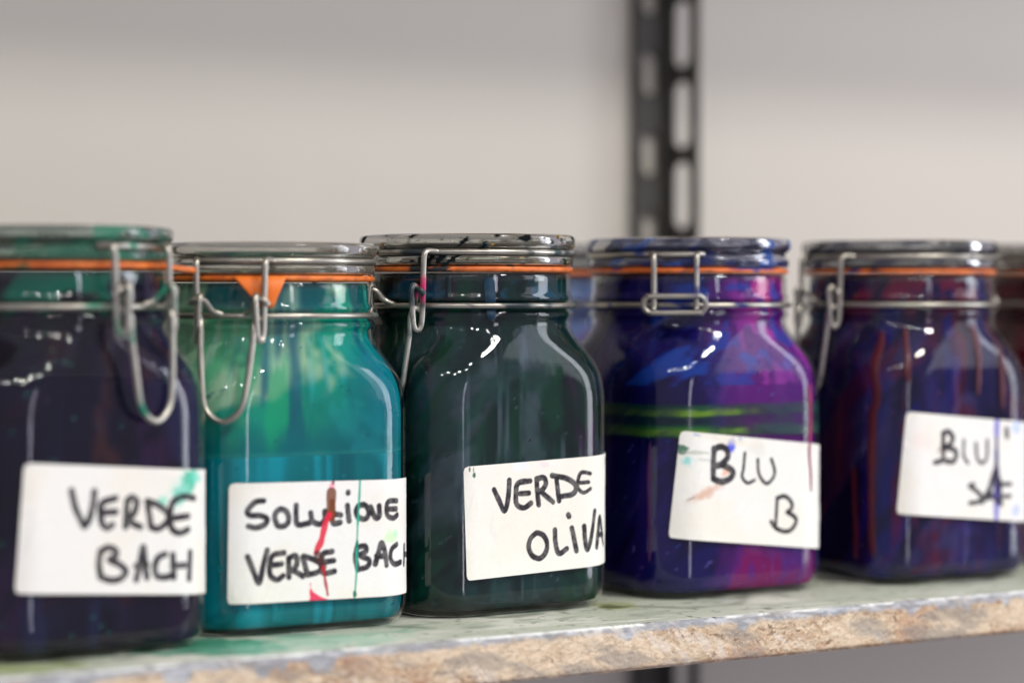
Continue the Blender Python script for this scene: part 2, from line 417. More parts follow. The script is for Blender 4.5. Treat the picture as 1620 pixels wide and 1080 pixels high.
def join(parts):
    V, Fc, o = [], [], 0
    for v, f in parts:
        V.append(v); Fc += [tuple(i + o for i in q) for q in f]; o += len(v)
    return np.concatenate(V), Fc
def wire_cols(V, stain, seed, amt):
    """bare grey zinc with splashes of dye"""
    c = np.ones((len(V), 4)); c[:, :3] = lin((172, 168, 156)); c[:, 3] = .85
    n = fbm(V[:, 0] / 9 + V[:, 1] / 9, V[:, 2] / 7 + V[:, 1] / 13, seed)
    c[:, :3] *= (.72 + .5 * fbm(V[:, 0] / 3, V[:, 2] / 3 + V[:, 1] / 3, seed + 9))[:, None]
    for i, s in enumerate(stain):
        m = sst(.62 - amt, .72 - amt, fbm(V[:, 0] / 11 + V[:, 1] / 8, V[:, 2] / 9 - V[:, 1] / 10, seed + 3 * i + 1))
        c[:, :3] = mixc(c[:, :3], lin(s), m); c[:, 3] *= 1 - m * .9
    return c
def wire(name, parts, parent, spec):
    V, Fc = join(parts); V[:, 2] *= spec['zs']
    c = wire_cols(V, spec['wire_stain'], spec['seed'], spec.get('wire_amt', 0))
    for f in spec.get('wire_paint', []): c = f(V, c)
    return mesh_obj(name, V, Fc, M_WIRE, parent, c)
def lathe(prof, n=112):
    th = np.linspace(0, 2 * math.pi, n, endpoint=False); P = np.array(prof, float)
    V = np.stack([np.outer(np.cos(th), P[:, 0]), np.outer(np.sin(th), P[:, 0]), np.broadcast_to(P[:, 1], (n, len(P)))], -1).reshape(-1, 3)
    return V, gridfaces(n, len(P), wrap=True)

WALL = 2.0
RW = 1.4
def make_jar(sp):
    zs = sp['zs']; seed = sp['seed']
    root = empty('swing_top_jar', (sp['x'] * MM, sp['y'] * MM, 0.0006), math.radians(sp['rot']))
    tag(root, sp['label'], 'jar', 'swing top dye jars on the shelf')
    # --- glass: outer wall, rim, inner wall
    n = 144; th = np.linspace(0, 2 * math.pi, n, endpoint=False)
    zo = np.unique(np.concatenate([[0, .3, .6, 1.2, 2, 3, 4, 5.5, 7, 9, 11], np.linspace(16, 96, 14), np.linspace(97, 158.8, 84)]))
    rings = [(z, 0) for z in zo]
    zi = [158.8, 157.5] + list(np.linspace(155, 8, 46)) + [5.5, 4, 2.9]
    ring = [np.array([[0, 0, 1.5 * zs]] * n)]
    hs0, rc0 = PH[0], PR[0]
    for k in (.5, .92): 
        r = rpol(th, hs0 * k, rc0 * k); ring.append(np.stack([r * np.cos(th), r * np.sin(th), np.full(n, 1.2 * (1 - k) * zs)], -1))
    for z in zo: ring.append(surf(th, z, 0, zs))
    for z in zi:
        off = -WALL if z < 157 else (-WALL + 1.2 if z > 158 else -WALL + .3)
        ring.append(surf(th, z, off, zs))
    ring.append(np.array([[0, 0, 2.7 * zs]] * n))
    V = np.stack(ring, 1).reshape(-1, 3)
    gb = mesh_obj('glass_body', V, gridfaces(n, len(ring), wrap=True), M_GLASS, root)
    gb.data.materials.append(M_GLASS_IN)
    gb.data.polygons.foreach_set('material_index', np.tile((np.arange(len(ring) - 1) > 3 + len(zo) + 1).astype(np.int32), n))
    # --- liquid, filled to its level, with a top surface
    n = 220; th = np.linspace(0, 2 * math.pi, n, endpoint=False); lv = sp['level']
    zl = np.concatenate([[3.05, 4.2], np.linspace(5.6, lv - .8, 90), [lv]])
    T, Z = np.meshgrid(th, zl, indexing='ij')
    off = np.where(Z > lv - .3, -WALL - .25, -WALL - .12)
    P = surf(T, Z, 0, zs); 
    P = np.stack([surf(th, z, o, zs) for z, o in zip(zl, off[0])], 1)
    inner = np.stack([P[:, -1] * np.array([k, k, 1]) - np.array([0, 0, .5 * zs]) for k in (.985, .6, .02)], 1)
    bot = P[:, :1] * np.array([.02, .02, 1])
    Pall = np.concatenate([bot, P, inner], 1)
    U = th2u(T); cl = sp['paint'](U, Z, T)
    C = np.concatenate([cl[:, :1], cl, np.repeat(cl[:, -1:], 3, 1)], 1)[..., :3]
    mesh_obj('liquid', Pall.reshape(-1, 3), gridfaces(n, Pall.shape[1], wrap=True), M_DYE_T if sp.get('clear') else M_DYE, root, C.reshape(-1, 3))
    # --- film of dried dye on the glass above the liquid
    zl = np.linspace(lv + .1, 158.5, 84); T, Z = np.meshgrid(th, zl, indexing='ij')
    P = np.stack([surf(th, z, -WALL - .12, zs) for z in zl], 1)
    C = sp['film'](th2u(T), Z, T)
    mesh_obj('residue_film', P.reshape(-1, 3), gridfaces(n, len(zl), wrap=True), M_FILM_T if sp.get('clear') else M_FILM, root, C.reshape(-1, 4))
    # --- dried splashes and wiped haze on the outside
    if 'grime' in sp:
        zg = np.concatenate([np.linspace(6, 134, 130)]); ng = 300; tg = np.linspace(0, 2 * math.pi, ng, endpoint=False)
        T, Z = np.meshgrid(tg, zg, indexing='ij'); P = np.stack([surf(tg, z, .07, zs) for z in zg], 1)
        gc, gk_ = sp['grime']; C = np.zeros(T.shape + (4,)); C[..., :3] = lin(gc[0])
        cx, cy = np.cos(T), np.sin(T)
        hz = sst(.48, .72, fbm(cx * 3.2 + 4, cy * 3.2 + Z / 22, seed + 801)) * (.35 + .65 * fbm(cx * 14, cy * 14 + Z / 5, seed + 803))
        st = sst(.6, .74, fbm(cx * 22 + 3, cy * 22 + Z / 70, seed + 805)) * sst(.4, .6, fbm(cx * 3, cy * 3 + Z / 40, seed + 806))
        spk = sst(.85, .88, fbm(cx * 34, cy * 34 + Z / 2.2, seed + 807, 2))
        C[..., :3] = mixc(C[..., :3], lin(gc[1]), sst(.4, .6, fbm(cx * 5 + 1, cy * 5 + Z / 12, seed + 809)))
        C[..., 3] = np.clip(hz * .30 * gk_ + st * .30 * gk_, 0, 1)
        C[..., :3] = mixc(C[..., :3], lin(gc[2]), spk); C[..., 3] = np.maximum(C[..., 3], spk * .85)
        mesh_obj('dried_residue', P.reshape(-1, 3), gridfaces(ng, len(zg), wrap=True), M_RESID, root, C.reshape(-1, 4))
    # --- lid
    lid_prof = [(0, 175.6), (25, 175.9), (44, 176.6), (48.5, 177.2), (50.6, 177), (51.7, 176), (52, 174.6), (52, 172.6), (51.6, 171.4), (50.6, 170.5), (49.6, 169.8), (49.2, 168.8), (49.3, 167.6), (50, 166.9), (50.8, 166.5), (51.1, 165.7), (51.1, 163.6), (50.7, 162.7), (49.6, 162.3), (46, 162.2), (45.2, 161.6), (44.6, 160.2), (43.6, 159.8), (42.6, 160.2), (42.2, 162), (41.8, 167), (40.6, 170), (38, 171.2), (20, 171.8), (0, 171.9)]
    V, Fc = lathe(lid_prof); V[:, 2] *= zs
    lid = mesh_obj('lid', V, Fc, lid_glass('lid_glass', sp['lid_tint']), root)
    T, Z = np.meshgrid(th, np.linspace(160.6, 176.6, 40), indexing='ij')
    pr = np.array(lid_prof); rr = np.interp(Z[0][::-1], pr[3:19, 1][::-1], pr[3:19, 0][::-1])[::-1]
    rr = np.interp(Z[0], pr[3:20, 1][::-1], pr[3:20, 0][::-1])
    zst = Z[0] * zs; V = np.stack([np.outer(np.cos(th), rr + .12), np.outer(np.sin(th), rr + .12), np.broadcast_to(zst, T.shape)], -1)
    C = sp['lid_film'](T, Z)
    du = lin(sp.get('lid_dust', (132, 128, 112))); da = sp.get('dust', .27) * (.7 + .6 * fbm(np.cos(T) * 6, np.sin(T) * 6 + Z / 5, seed + 90))
    a0 = C[..., 3:4]; C[..., :3] = C[..., :3] * a0 + du * (1 - a0); C[..., 3] = np.maximum(C[..., 3], da)
    keep = (C[:-1, :-1, 3] + C[1:, 1:, 3]) > .02
    keepw = np.zeros((n, Z.shape[1] - 1), bool); keepw[:-1] = keep
    zok = (Z[0][:-1] > 162.6); keepw &= zok[None]
    if keepw.any(): mesh_obj('dye_stain', V.reshape(-1, 3), gridfaces(n, Z.shape[1], wrap=True, mask=keepw), M_FILM, lid, C.reshape(-1, 4))
    # --- rubber gasket, with its pull tab
    V, Fc = lathe([(44, 159.3), (50.0, 159.2), (50.8, 159.5), (51.0, 160.4), (50.8, 161.4), (50.0, 161.8), (44, 161.8), (44, 159.3)], 180); V[:, 2] *= zs
    ang = np.arctan2(V[:, 1], V[:, 0])
    base = np.ones((len(V), 3)) * lin(sp.get('gasket', (232, 122, 38)))
    base = mixc(base, lin((190, 84, 22)), sst(.4, .7, fbm(ang * 9, V[:, 2] / 2, seed + 70)) * .8)
    base = mixc(base, lin((96, 50, 24)), sst(.6, .75, fbm(ang * 17, V[:, 2], seed + 71)) * .6) * .9
    for c, k in sp.get('gasket_stain', []):
        base = mixc(base, lin(c), sst(k, k + .06, fbm(ang * 4 + 3, V[:, 2] / 3, seed + 77 + int(k * 100))))
    for c, a0, a1 in sp.get('gasket_arcs', []):
        d = np.mod(ang - math.radians(a0), 2 * math.pi); m = (d < math.radians(a1 - a0)) & (fbm(ang * 40, V[:, 2], seed) > .3)
        base[m] = lin(c)
    gk = mesh_obj('gasket', V, Fc, M_RUBBER, root, base)
    if 'tab' in sp:
        a0, wdt, droop = sp['tab']; a0 = math.radians(a0); nn, mm_ = 15, 9; Vt = []
        for side in (0, 1):
            for j in range(mm_):
                t = j / (mm_ - 1)
                for i in range(nn):
                    s = (i / (nn - 1) - .5) * 2; ww = wdt * (1 - .78 * t) / 51
                    an = a0 + s * ww / 2 + .06 * t * (1 if droop > 5 else 0)
                    if droop > 5: r = 51.3 + 2.4 * math.sin(min(t * 2, 1) * math.pi / 2) + side * 1.3; z = 161.2 - droop * t ** 1.15
                    else: r = 51 + 12 * t; z = 159.4 + side * 1.8 - droop * t
                    Vt.append((r * math.cos(an), r * math.sin(an), z * zs))
        o = nn * mm_; Fc = []
        for side in (0, 1):
            for j in range(mm_ - 1):
                for i in range(nn - 1):
                    q = [side * o + j * nn + i, side * o + j * nn + i + 1, side * o + (j + 1) * nn + i + 1, side * o + (j + 1) * nn + i]
                    Fc.append(tuple(q if side else q[::-1]))
        bd = [i for i in range(nn)] + [j * nn + nn - 1 for j in range(1, mm_)] + [(mm_ - 1) * nn + i for i in range(nn - 2, -1, -1)] + [j * nn for j in range(mm_ - 2, 0, -1)]
        for p, q in zip(bd, bd[1:] + bd[:1]): Fc.append((p, q, q + o, p + o))
        mesh_obj('pull_tab', Vt, Fc, M_RUBBER, gk, np.ones((len(Vt), 3)) * lin((236, 118, 30)))
    # --- wires.  a(rho, lat, z): rho outwards and lat sideways from the clasp (or hinge) direction
    phi = math.radians(238.3 + sp['clasp'] - sp['rot'])
    def at(ph, rho, lat, z):
        return (rho * math.cos(ph) - lat * math.sin(ph), rho * math.sin(ph) + lat * math.cos(ph), z)
    def arc(r, z, a, b, k=40): return [(r * math.cos(t), r * math.sin(t), z) for t in np.linspace(a, b, k)]
    ca = math.asin(15.5 / 51.0); ha = math.asin(10.5 / 51.0)
    parts = []
    for s in (1, -1):       # one long wire each side: hinge leg, round the lid, clasp leg and its hook
        hin = [at(phi + math.pi, 55.2, -s * 10.5, z) for z in (141.5, 146, 154, 162)] + [at(phi + math.pi, 54.6, -s * 10.6, 167), at(phi + math.pi, 52.2, -s * 11, 168.6)]
        ring_ = arc(50.6, 168.4, phi + math.pi - s * (ha + .06), phi + s * (ca + .05), 34)
        cl = [at(phi, 52.6, s * 15.8, 168.8), at(phi, 55, s * 15.5, 167), at(phi, 55.6, s * 15.4, 161), at(phi, 55.8, s * 15.2, 150), at(phi, 56.2, s * 15, 138), at(phi, 57.2, s * 14.6, 133.2), at(phi, 59, s * 14, 132), at(phi, 60.6, s * 13.4, 134.5), at(phi, 61, s * 13, 142), at(phi, 61, s * 12.6, 149.5), at(phi, 59.8, s * 12.4, 152.4), at(phi, 57.8, s * 12.4, 152.4), at(phi, 56.8, s * 12.6, 150)]
        parts.append(tube(catmull(hin + ring_ + cl, 4), RW))
    wire('lid_wire', parts, root, sp)
    parts = [tube(arc(51.4, 143.4, 0, 2 * math.pi, 121)[:-1], RW, closed=True)]
    # pivot bar held on the neck wire, and the eyes at its ends
    for s in (1, -1):
        parts.append(tube(catmull([at(phi, 51, s * 5, 144), at(phi, 53.5, s * 9, 146), at(phi, 56.5, s * 11, 149.8), at(phi, 58, s * 13, 151), at(phi, 58.6, s * 16, 150.6), at(phi, 57.4, s * 17.2, 148.6)], 6), RW))
    wire('neck_wire', parts, root, sp)
    lev = [at(phi, 55.4, 13.5, 141), at(phi, 58.4, 12.6, 142.4), at(phi, 60.8, 12, 139), at(phi, 63, 11.6, 130), at(phi, 66, 10.4, 116), at(phi, 68.4, 8.6, 104), at(phi, 69.2, 5, 98.6), at(phi, 69.4, 0, 96.4)]
    k = sp.get('lever_out', 0)
    lev = [(p[0] + math.cos(phi) * k * t, p[1] + math.sin(phi) * k * t, p[2]) for p, t in zip(lev, (0, 0, 0, .3, .6, .9, 1, 1))]
    c2, s2 = math.cos(phi), math.sin(phi)
    def mir(p):
        lat = -p[0] * s2 + p[1] * c2; return (p[0] + 2 * lat * s2, p[1] - 2 * lat * c2, p[2])
    wire('clasp_lever', [tube(catmull(lev + [mir(p) for p in lev[-2::-1]], 6), RW)], root, sp)
    ph = phi + math.pi; lp = []
    for q in np.linspace(0, 2 * math.pi, 28, endpoint=False):
        lat = 11.5 * np.sign(math.cos(q)) * abs(math.cos(q)) ** .01 if abs(math.cos(q)) > .01 else 0
        lp.append(at(ph, 56.6 + .4 * math.sin(q), 11.2 * (1 if math.cos(q) > 0 else -1) + 4.3 * math.cos(q), 143.8 + 4.1 * math.sin(q)))
    wire('hinge_loop', [tube(catmull(lp, 3, True), RW, closed=True)], root, sp)
    return root

def drip(root, u, z0, z1, wd, c, seed=0, off=0.0, name='dye_drip', zs=1.0, wob=1.2):
    """a dried run of dye: a low rounded ridge down the outside of the glass"""
    n = max(12, int((z0 - z1) / 1.6)); t = np.linspace(0, 1, n); z = z0 + (z1 - z0) * t
    uu = u + wob * (vnoise(z / 14, z * 0, 90 + seed) - .5) * 2
    w_ = wd / 2 * (.75 + .5 * vnoise(z / 9, z * 0 + 5, 91 + seed)) * np.sqrt(np.clip(1 - t, 0.004, 1) ** .3) * (.55 + .45 * sst(0, .12, t))
    w_ = w_ * np.where(t > .93, np.sqrt(np.clip(1 - ((t - .93) / .07) ** 2, .01, 1)), 1)
    k = 7; V = []
    for i in range(n):
        for s in np.linspace(-1, 1, k):
            V.append(surf(np.array(u2th(uu[i] + s * w_[i])), np.array(z[i]), .06 + off + .32 * (1 - s * s) * min(1, wd / 3), zs))
    V = np.array(V); C = np.ones((len(V), 3)) * lin(c); C *= (.8 + .4 * fbm(V[:, 2] / 5, V[:, 0] / 2, seed))[:, None]
    return mesh_obj(name, V, gridfaces(n, k)[:, ::-1], M_DRIP, root, C)

# ------------------------------------------------------------------ labels with marker lettering
STROKES = {0:[(1.85,[(21.0,10.5),(23.1,17.1),(25.9,22.1),(27.7,24.8)]),(1.85,[(31.1,10.5),(31.0,15.3),(29.6,22.2),(27.7,24.8)]),(1.85,[(40.9,13.0),(35.0,15.0),(34.5,19.1),(35.7,23.8),(38.2,25.2),(40.1,23.9)]),(1.85,[(35.3,19.0),(41.3,18.6)]),(1.85,[(46.2,13.8),(46.2,19.0),(46.2,24.6)]),(1.85,[(46.2,14.2),(48.1,12.4),(50.6,14.2),(49.7,18.7),(47.1,21.3)]),(1.85,[(47.1,21.3),(50.1,23.5),(53.0,24.5)]),(1.85,[(55.4,13.9),(56.6,19.4),(57.8,24.5)]),(1.85,[(55.4,13.9),(60.7,15.5),(65.4,19.1),(64.9,22.4),(61.1,25.1),(57.8,24.5)]),(1.85,[(78.9,12.1),(71.7,11.5),(67.1,14.2),(66.2,19.5),(67.5,25.0),(71.2,26.7),(75.9,25.2)]),(1.85,[(66.7,20.7),(75.5,19.6)]),(1.85,[(35.7,34.6),(35.3,39.9),(36.5,45.4)]),(1.85,[(35.7,35.0),(38.8,33.2),(42.5,34.5),(42.3,36.9),(40.0,38.3),(45.0,40.3),(47.6,43.0),(45.4,45.9),(41.0,46.7),(36.5,45.4)]),(1.85,[(52.6,46.2),(53.8,40.1),(54.8,32.8),(56.2,40.3),(57.4,45.4)]),(1.85,[(52.2,40.6),(57.0,40.2)]),(1.85,[(65.1,35.6),(62.0,37.1),(60.7,41.2),(62.1,44.7),(65.4,45.2),(68.5,44.6)]),(1.85,[(68.7,35.8),(69.8,45.3)]),(1.85,[(69.0,40.5),(75.0,40.1)]),(1.85,[(77.8,34.7),(77.9,45.9)])],1:[(2.0,[(15.7,7.8),(11.7,8.2),(8.2,11.9),(9.4,13.9),(14.2,14.2),(17.4,15.7),(16.3,18.1),(12.3,19.4),(8.7,18.7)]),(2.0,[(23.8,11.6),(25.4,12.0),(26.6,12.8),(27.4,14.0),(27.9,16.0),(27.5,17.6),(26.3,18.8),(25.1,19.2),(23.5,19.2),(22.3,18.5),(21.5,16.9),(21.0,15.3),(21.4,13.7),(22.2,12.5),(23.8,11.6)]),(2.0,[(31.4,10.3),(31.4,15.1),(32.3,18.7),(37.9,18.2)]),(2.0,[(38.6,13.8),(39.5,17.4),(43.1,18.9),(45.5,16.9),(45.4,13.3)]),(2.0,[(49.0,9.2),(49.1,16.4),(49.9,18.8),(53.1,18.4)]),(2.0,[(46.6,14.1),(53.4,15.2)]),(2.0,[(56.6,11.1),(57.5,17.9)]),(2.0,[(56.9,5.1),(56.9,5.5)]),(2.0,[(63.8,11.0),(65.0,11.0),(66.2,11.8),(67.0,12.9),(67.4,14.5),(67.1,15.7),(66.3,17.0),(64.7,17.4),(63.5,17.0),(62.3,16.6),(61.5,15.4),(61.0,13.8),(61.4,12.6),(62.2,11.4),(63.8,11.0)]),(2.0,[(68.2,12.1),(70.7,16.9),(72.7,16.1),(72.6,11.7)]),(2.0,[(83.4,9.9),(77.8,10.0),(76.6,13.2),(77.5,16.4),(81.1,17.5),(83.9,16.3)]),(2.0,[(76.6,13.2),(83.0,13.5)]),(2.0,[(8.5,31.9),(11.4,38.6),(13.9,43.4),(15.8,36.2),(17.7,29.3)]),(2.0,[(25.7,30.8),(20.5,31.7),(19.0,35.7),(19.4,40.5),(22.7,42.4),(25.4,40.8)]),(2.0,[(19.4,36.1),(24.6,35.6)]),(2.0,[(28.1,33.2),(28.3,41.6)]),(2.0,[(28.1,33.2),(31.3,32.3),(32.2,35.1),(31.0,37.9),(29.0,38.7)]),(2.0,[(29.4,38.7),(31.8,39.5),(35.1,41.5)]),(2.0,[(34.9,33.1),(37.4,41.0)]),(2.0,[(35.3,32.6),(40.9,34.6),(43.8,36.9),(43.0,39.7),(37.4,41.0)]),(2.0,[(49.3,31.2),(44.9,32.1),(44.2,36.9),(45.4,40.5),(50.6,40.0)]),(2.0,[(45.0,35.7),(50.2,35.2)]),(2.0,[(61.7,29.8),(61.0,34.6),(62.2,39.4)]),(2.0,[(61.7,29.8),(65.7,29.4),(66.1,31.8),(63.3,33.4),(67.8,35.7),(67.0,38.6),(62.2,39.8)]),(2.0,[(71.0,37.7),(72.5,32.9),(74.1,28.4),(76.1,32.8),(77.0,38.4)]),(2.0,[(71.7,34.1),(76.5,34.4)]),(2.0,[(83.7,29.5),(80.1,31.5),(79.4,35.6),(82.2,38.3),(87.4,37.8)]),(2.0,[(91.7,30.6),(91.4,39.0)]),(2.0,[(91.4,34.6),(98.6,35.3)])],2:[(2.35,[(15.8,11.7),(18.5,17.0),(21.1,21.9),(23.3,16.7),(24.4,8.0)]),(2.35,[(35.9,9.1),(29.1,9.7),(27.8,14.5),(28.0,19.3),(31.9,21.4),(36.0,19.5)]),(2.35,[(30.2,14.6),(35.0,14.7)]),(2.35,[(39.6,8.4),(39.8,14.9),(40.4,20.5)]),(2.35,[(39.6,8.4),(43.6,8.2),(44.7,11.0),(43.0,13.4),(41.0,14.5)]),(2.35,[(42.2,14.9),(48.4,19.9)]),(2.35,[(48.4,7.5),(56.3,9.4),(61.4,12.7),(61.3,15.9),(58.5,17.4),(53.3,17.7)]),(2.35,[(50.7,9.2),(52.0,19.6)]),(1.75,[(70.8,8.2),(65.2,7.3),(63.1,10.8),(63.0,14.4),(66.1,16.9),(70.6,15.4)]),(1.75,[(63.5,12.0),(69.5,12.2)]),(2.35,[(38.8,33.6),(40.7,34.1),(42.7,35.4),(44.2,37.8),(44.5,40.6),(43.7,43.0),(42.0,44.9),(40.0,45.7),(38.0,45.2),(36.0,44.0),(34.5,41.5),(34.2,39.1),(35.1,36.3),(36.7,34.8),(38.8,33.6)]),(2.35,[(49.2,33.2),(49.4,39.6),(51.2,44.4),(55.7,42.6)]),(2.35,[(58.8,33.1),(61.2,43.9)]),(2.35,[(57.0,26.6),(57.4,27.4)]),(2.35,[(66.0,32.9),(66.2,38.5),(67.6,44.1),(70.6,37.8),(73.4,26.3)]),(2.35,[(74.5,43.6),(75.9,36.4),(78.1,29.7),(80.2,38.9),(82.1,43.0)]),(2.35,[(75.5,37.6),(81.0,38.6)])],3:[(2.4,[(19.3,7.2),(19.7,14.4),(20.5,21.9)]),(2.4,[(19.3,7.6),(23.2,5.9),(26.9,7.1),(28.1,10.6),(24.9,14.2),(22.2,15.3)]),(2.4,[(24.5,14.6),(29.9,16.1),(32.2,18.2),(30.5,21.2),(25.4,23.0),(20.5,21.9)]),(1.3,[(38.3,7.9),(38.3,15.6),(37.9,19.6),(41.5,22.5),(45.7,20.8)]),(1.4,[(46.6,10.6),(48.2,17.7),(53.1,22.0),(57.2,18.7),(57.5,14.7),(55.0,9.7)]),(1.5,[(60.8,30.4),(61.1,36.4),(61.3,42.0)]),(1.7,[(60.7,28.8),(65.4,27.5),(69.6,29.9),(70.4,33.0),(67.8,35.3)]),(1.7,[(67.8,35.3),(72.4,37.2),(73.9,39.8),(71.5,43.7),(67.3,45.0),(61.5,43.6),(58.3,40.7)])],4:[(1.9,[(24.2,9.4),(24.8,16.6),(25.0,23.0),(20.0,24.7)]),(1.9,[(24.2,9.8),(27.3,8.3),(30.8,11.2),(29.5,14.9),(26.4,16.4)]),(1.9,[(27.3,16.8),(32.6,17.5),(34.0,20.1),(32.3,23.5),(27.1,23.6)]),(1.2,[(38.5,12.1),(39.2,20.1),(42.4,23.8)]),(1.3,[(47.0,13.3),(48.1,20.0),(52.0,23.3),(55.3,19.8),(54.5,11.0)]),(1.8,[(67.5,4.6),(68.3,8.5)]),(1.6,[(47.4,34.6),(44.7,35.6),(49.3,37.6),(53.2,40.5),(51.8,43.4),(45.9,44.4)]),(2.2,[(54.2,43.2),(58.5,37.2),(62.3,26.0),(64.3,34.6),(64.8,40.6)]),(2.6,[(55.6,41.0),(63.5,39.5)]),(1.5,[(66.2,33.6),(73.4,33.0)]),(1.5,[(66.0,40.1),(73.6,39.4)]),(1.8,[(65.2,31.3),(67.5,43.9)])]}
LABEL_AT = [(-36.6,81.0,-4.3),(-42,67.0,-.9),(-36.6,69.8,1.8),(-42.4,82.6,-6.2),(-40.4,89,-5.3)]
def paper_label(root, k, stains, paper=(241, 240, 232), step=.34):
    Wd, Ht = 98.0, 52.6
    xs = np.arange(0, Wd + step / 2, step); ys = np.arange(0, Ht + step / 2, step)
    X, Y = np.meshgrid(xs, ys, indexing='ij')
    C = np.ones(X.shape + (3,)) * lin(paper) * .9
    C = mixc(C, lin((230, 225, 210)), sst(.4, .75, fbm(X / 22, Y / 18, 300 + k)) * .6)
    C *= (.97 + .05 * fbm(X / 1.2, Y / 1.2, 310 + k, 2))[..., None]
    for f in stains: 
        if not getattr(f, 'top', False): C = f(X, Y, C)
    ink = np.zeros_like(X); depth = np.zeros_like(X)
    for si, (wd, pts) in enumerate(STROKES[k]):
        p = catmull(pts, 5); d = np.full(X.shape, 1e9); tt = np.zeros_like(X)
        x0, y0 = p.min(0) - 4; x1, y1 = p.max(0) + 4
        i0, i1 = np.searchsorted(xs, (x0, x1)); j0, j1 = np.searchsorted(ys, (y0, y1))
        xx, yy = X[i0:i1, j0:j1], Y[i0:i1, j0:j1]; dd = np.full(xx.shape, 1e9)
        for a, b in zip(p[:-1], p[1:]):
            e = b - a; L2 = e @ e + 1e-9
            t = np.clip(((xx - a[0]) * e[0] + (yy - a[1]) * e[1]) / L2, 0, 1)
            dd = np.minimum(dd, np.hypot(xx - a[0] - t * e[0], yy - a[1] - t * e[1]))
        rad = wd / 2 * ((1.6, 1.35, 1.16, 1.4, 1.6)[k] + .3 * (fbm(xx / 4, yy / 4, 400 + si) - .5))
        m = sst(.16, -.16, dd - rad)
        ink[i0:i1, j0:j1] = np.maximum(ink[i0:i1, j0:j1], m); depth[i0:i1, j0:j1] += m
    tone = lin((46, 41, 48)) ; dark = lin((14, 12, 15))
    mk = np.clip(depth - 1, 0, 1) * .6 + .5 * sst(.45, .7, fbm(X / 3, Y / 3, 500 + k))
    inkc = tone + (dark - tone) * np.clip(mk, 0, 1)[..., None]
    ik = ink * (.9 + .1 * sst(.35, .6, fbm(X / 2.2, Y / 2.2, 520 + k))); C = C * (1 - ik[..., None]) + inkc * ik[..., None]
    for f in stains:
        if getattr(f, 'top', False): C = f(X, Y, C)
    u0, v0, t = LABEL_AT[k]; t = math.radians(t)
    U = u0 + X * math.cos(t) + Y * math.sin(t); Vv = v0 + X * math.sin(t) - Y * math.cos(t)
    th = u2th(U); lift = .22 + .25 * sst(.55, .9, fbm(X / 15, Y / 9, 600 + k)) * sst(6, 0, np.minimum(np.minimum(X, Wd - X), np.minimum(Y, Ht - Y)))
    lift = lift + .10 * fbm(X / 5, Y / 20, 610 + k) + .22 * sst(.6, .8, fbm(X / 9 + Y / 30, Y / 26, 620 + k))
    P = surf(th, Vv, 0); P = P * np.stack([1 + lift / 58, 1 + lift / 58, np.ones_like(lift)], -1)
    rr = 1.8; dx = np.maximum(rr - np.minimum(X, Wd - X), 0); dy = np.maximum(rr - np.minimum(Y, Ht - Y), 0)
    ok = (np.hypot(dx, dy) <= rr) & (Vv > .5)
    mask = ok[:-1, :-1] & ok[1:, :-1] & ok[:-1, 1:] & ok[1:, 1:]
    return mesh_obj('paper_label', P.reshape(-1, 3), gridfaces(len(xs), len(ys), mask=mask)[:, ::-1], M_PAPER, root, C.reshape(-1, 3))
def blot(cx, cy, rx, ry, rot, c, a=1.0, seed=0, rag=.9, sc_=3.0, soft=.35, top=False):
    def f(X, Y, C):
        r = math.radians(rot); dx, dy = X - cx, Y - cy
        d = np.hypot((dx * math.cos(r) + dy * math.sin(r)) / rx, (-dx * math.sin(r) + dy * math.cos(r)) / ry)
        d = d + rag * (fbm(X / sc_, Y / sc_, 700 + seed) - .5)
        return mixc(C, lin(c), sst(1, 1 - soft, d) * a)
    f.top = top; return f
def run(pts, w0, c, a=1.0, seed=0, top=True, soft=.25):
    def f(X, Y, C):
        p = catmull(pts, 6); d = np.full(X.shape, 1e9)
        for q, b in zip(p[:-1], p[1:]):
            e = b - q; t = np.clip(((X - q[0]) * e[0] + (Y - q[1]) * e[1]) / (e @ e + 1e-9), 0, 1)
            d = np.minimum(d, np.hypot(X - q[0] - t * e[0], Y - q[1] - t * e[1]))
        w_ = w0 / 2 * (.7 + .7 * vnoise(Y / 3.5, X * 0, 800 + seed))
        return mixc(C, lin(c), sst(soft, -soft, d - w_) * a)
    f.top = top; return f

# ------------------------------------------------------------------ colours of each jar's dye
def patches(base, layers, seed, dens=.48):
    """base colour with dried streaks and clouds: layers = (colour, threshold, u size, z size, strength)"""
    def f(U, Z, T):
        a = T
        C = np.ones(U.shape + (3,)) * lin(base)
        for i, (c, th, su, sz, k) in enumerate(layers):
            C = mixc(C, lin(c), sst(th, th + .12, fbm(np.cos(a) * 52 / su + 9, np.sin(a) * 52 / su + Z / sz, seed + 5 * i)) * k)
        return C * dens
    return f
def film_of(paint, alpha_f):
    def f(U, Z, T):
        C = paint(U, Z, T); return np.concatenate([C, alpha_f(U, Z, T)[..., None]], -1)
    return f
def no_film(T, Z): return np.zeros(T.shape + (4,))
def lid_spots(cols, th, seed, zlo=163, sa=9.0, sz=4.0, k=1.0):
    def f(T, Z):
        C = np.zeros(T.shape + (4,)); C[..., :3] = lin(cols[0])
        for i, c in enumerate(cols):
            m = sst(th, th + .05, fbm(np.cos(T) * sa + i * 7, np.sin(T) * sa + Z / sz, seed + 9 * i))
            C[..., :3] = mixc(C[..., :3], lin(c), sst(.02, .3, m)); C[..., 3] = np.maximum(C[..., 3], m * k)
        return C
    return f
ones = lambda U, Z, T: np.ones_like(U)

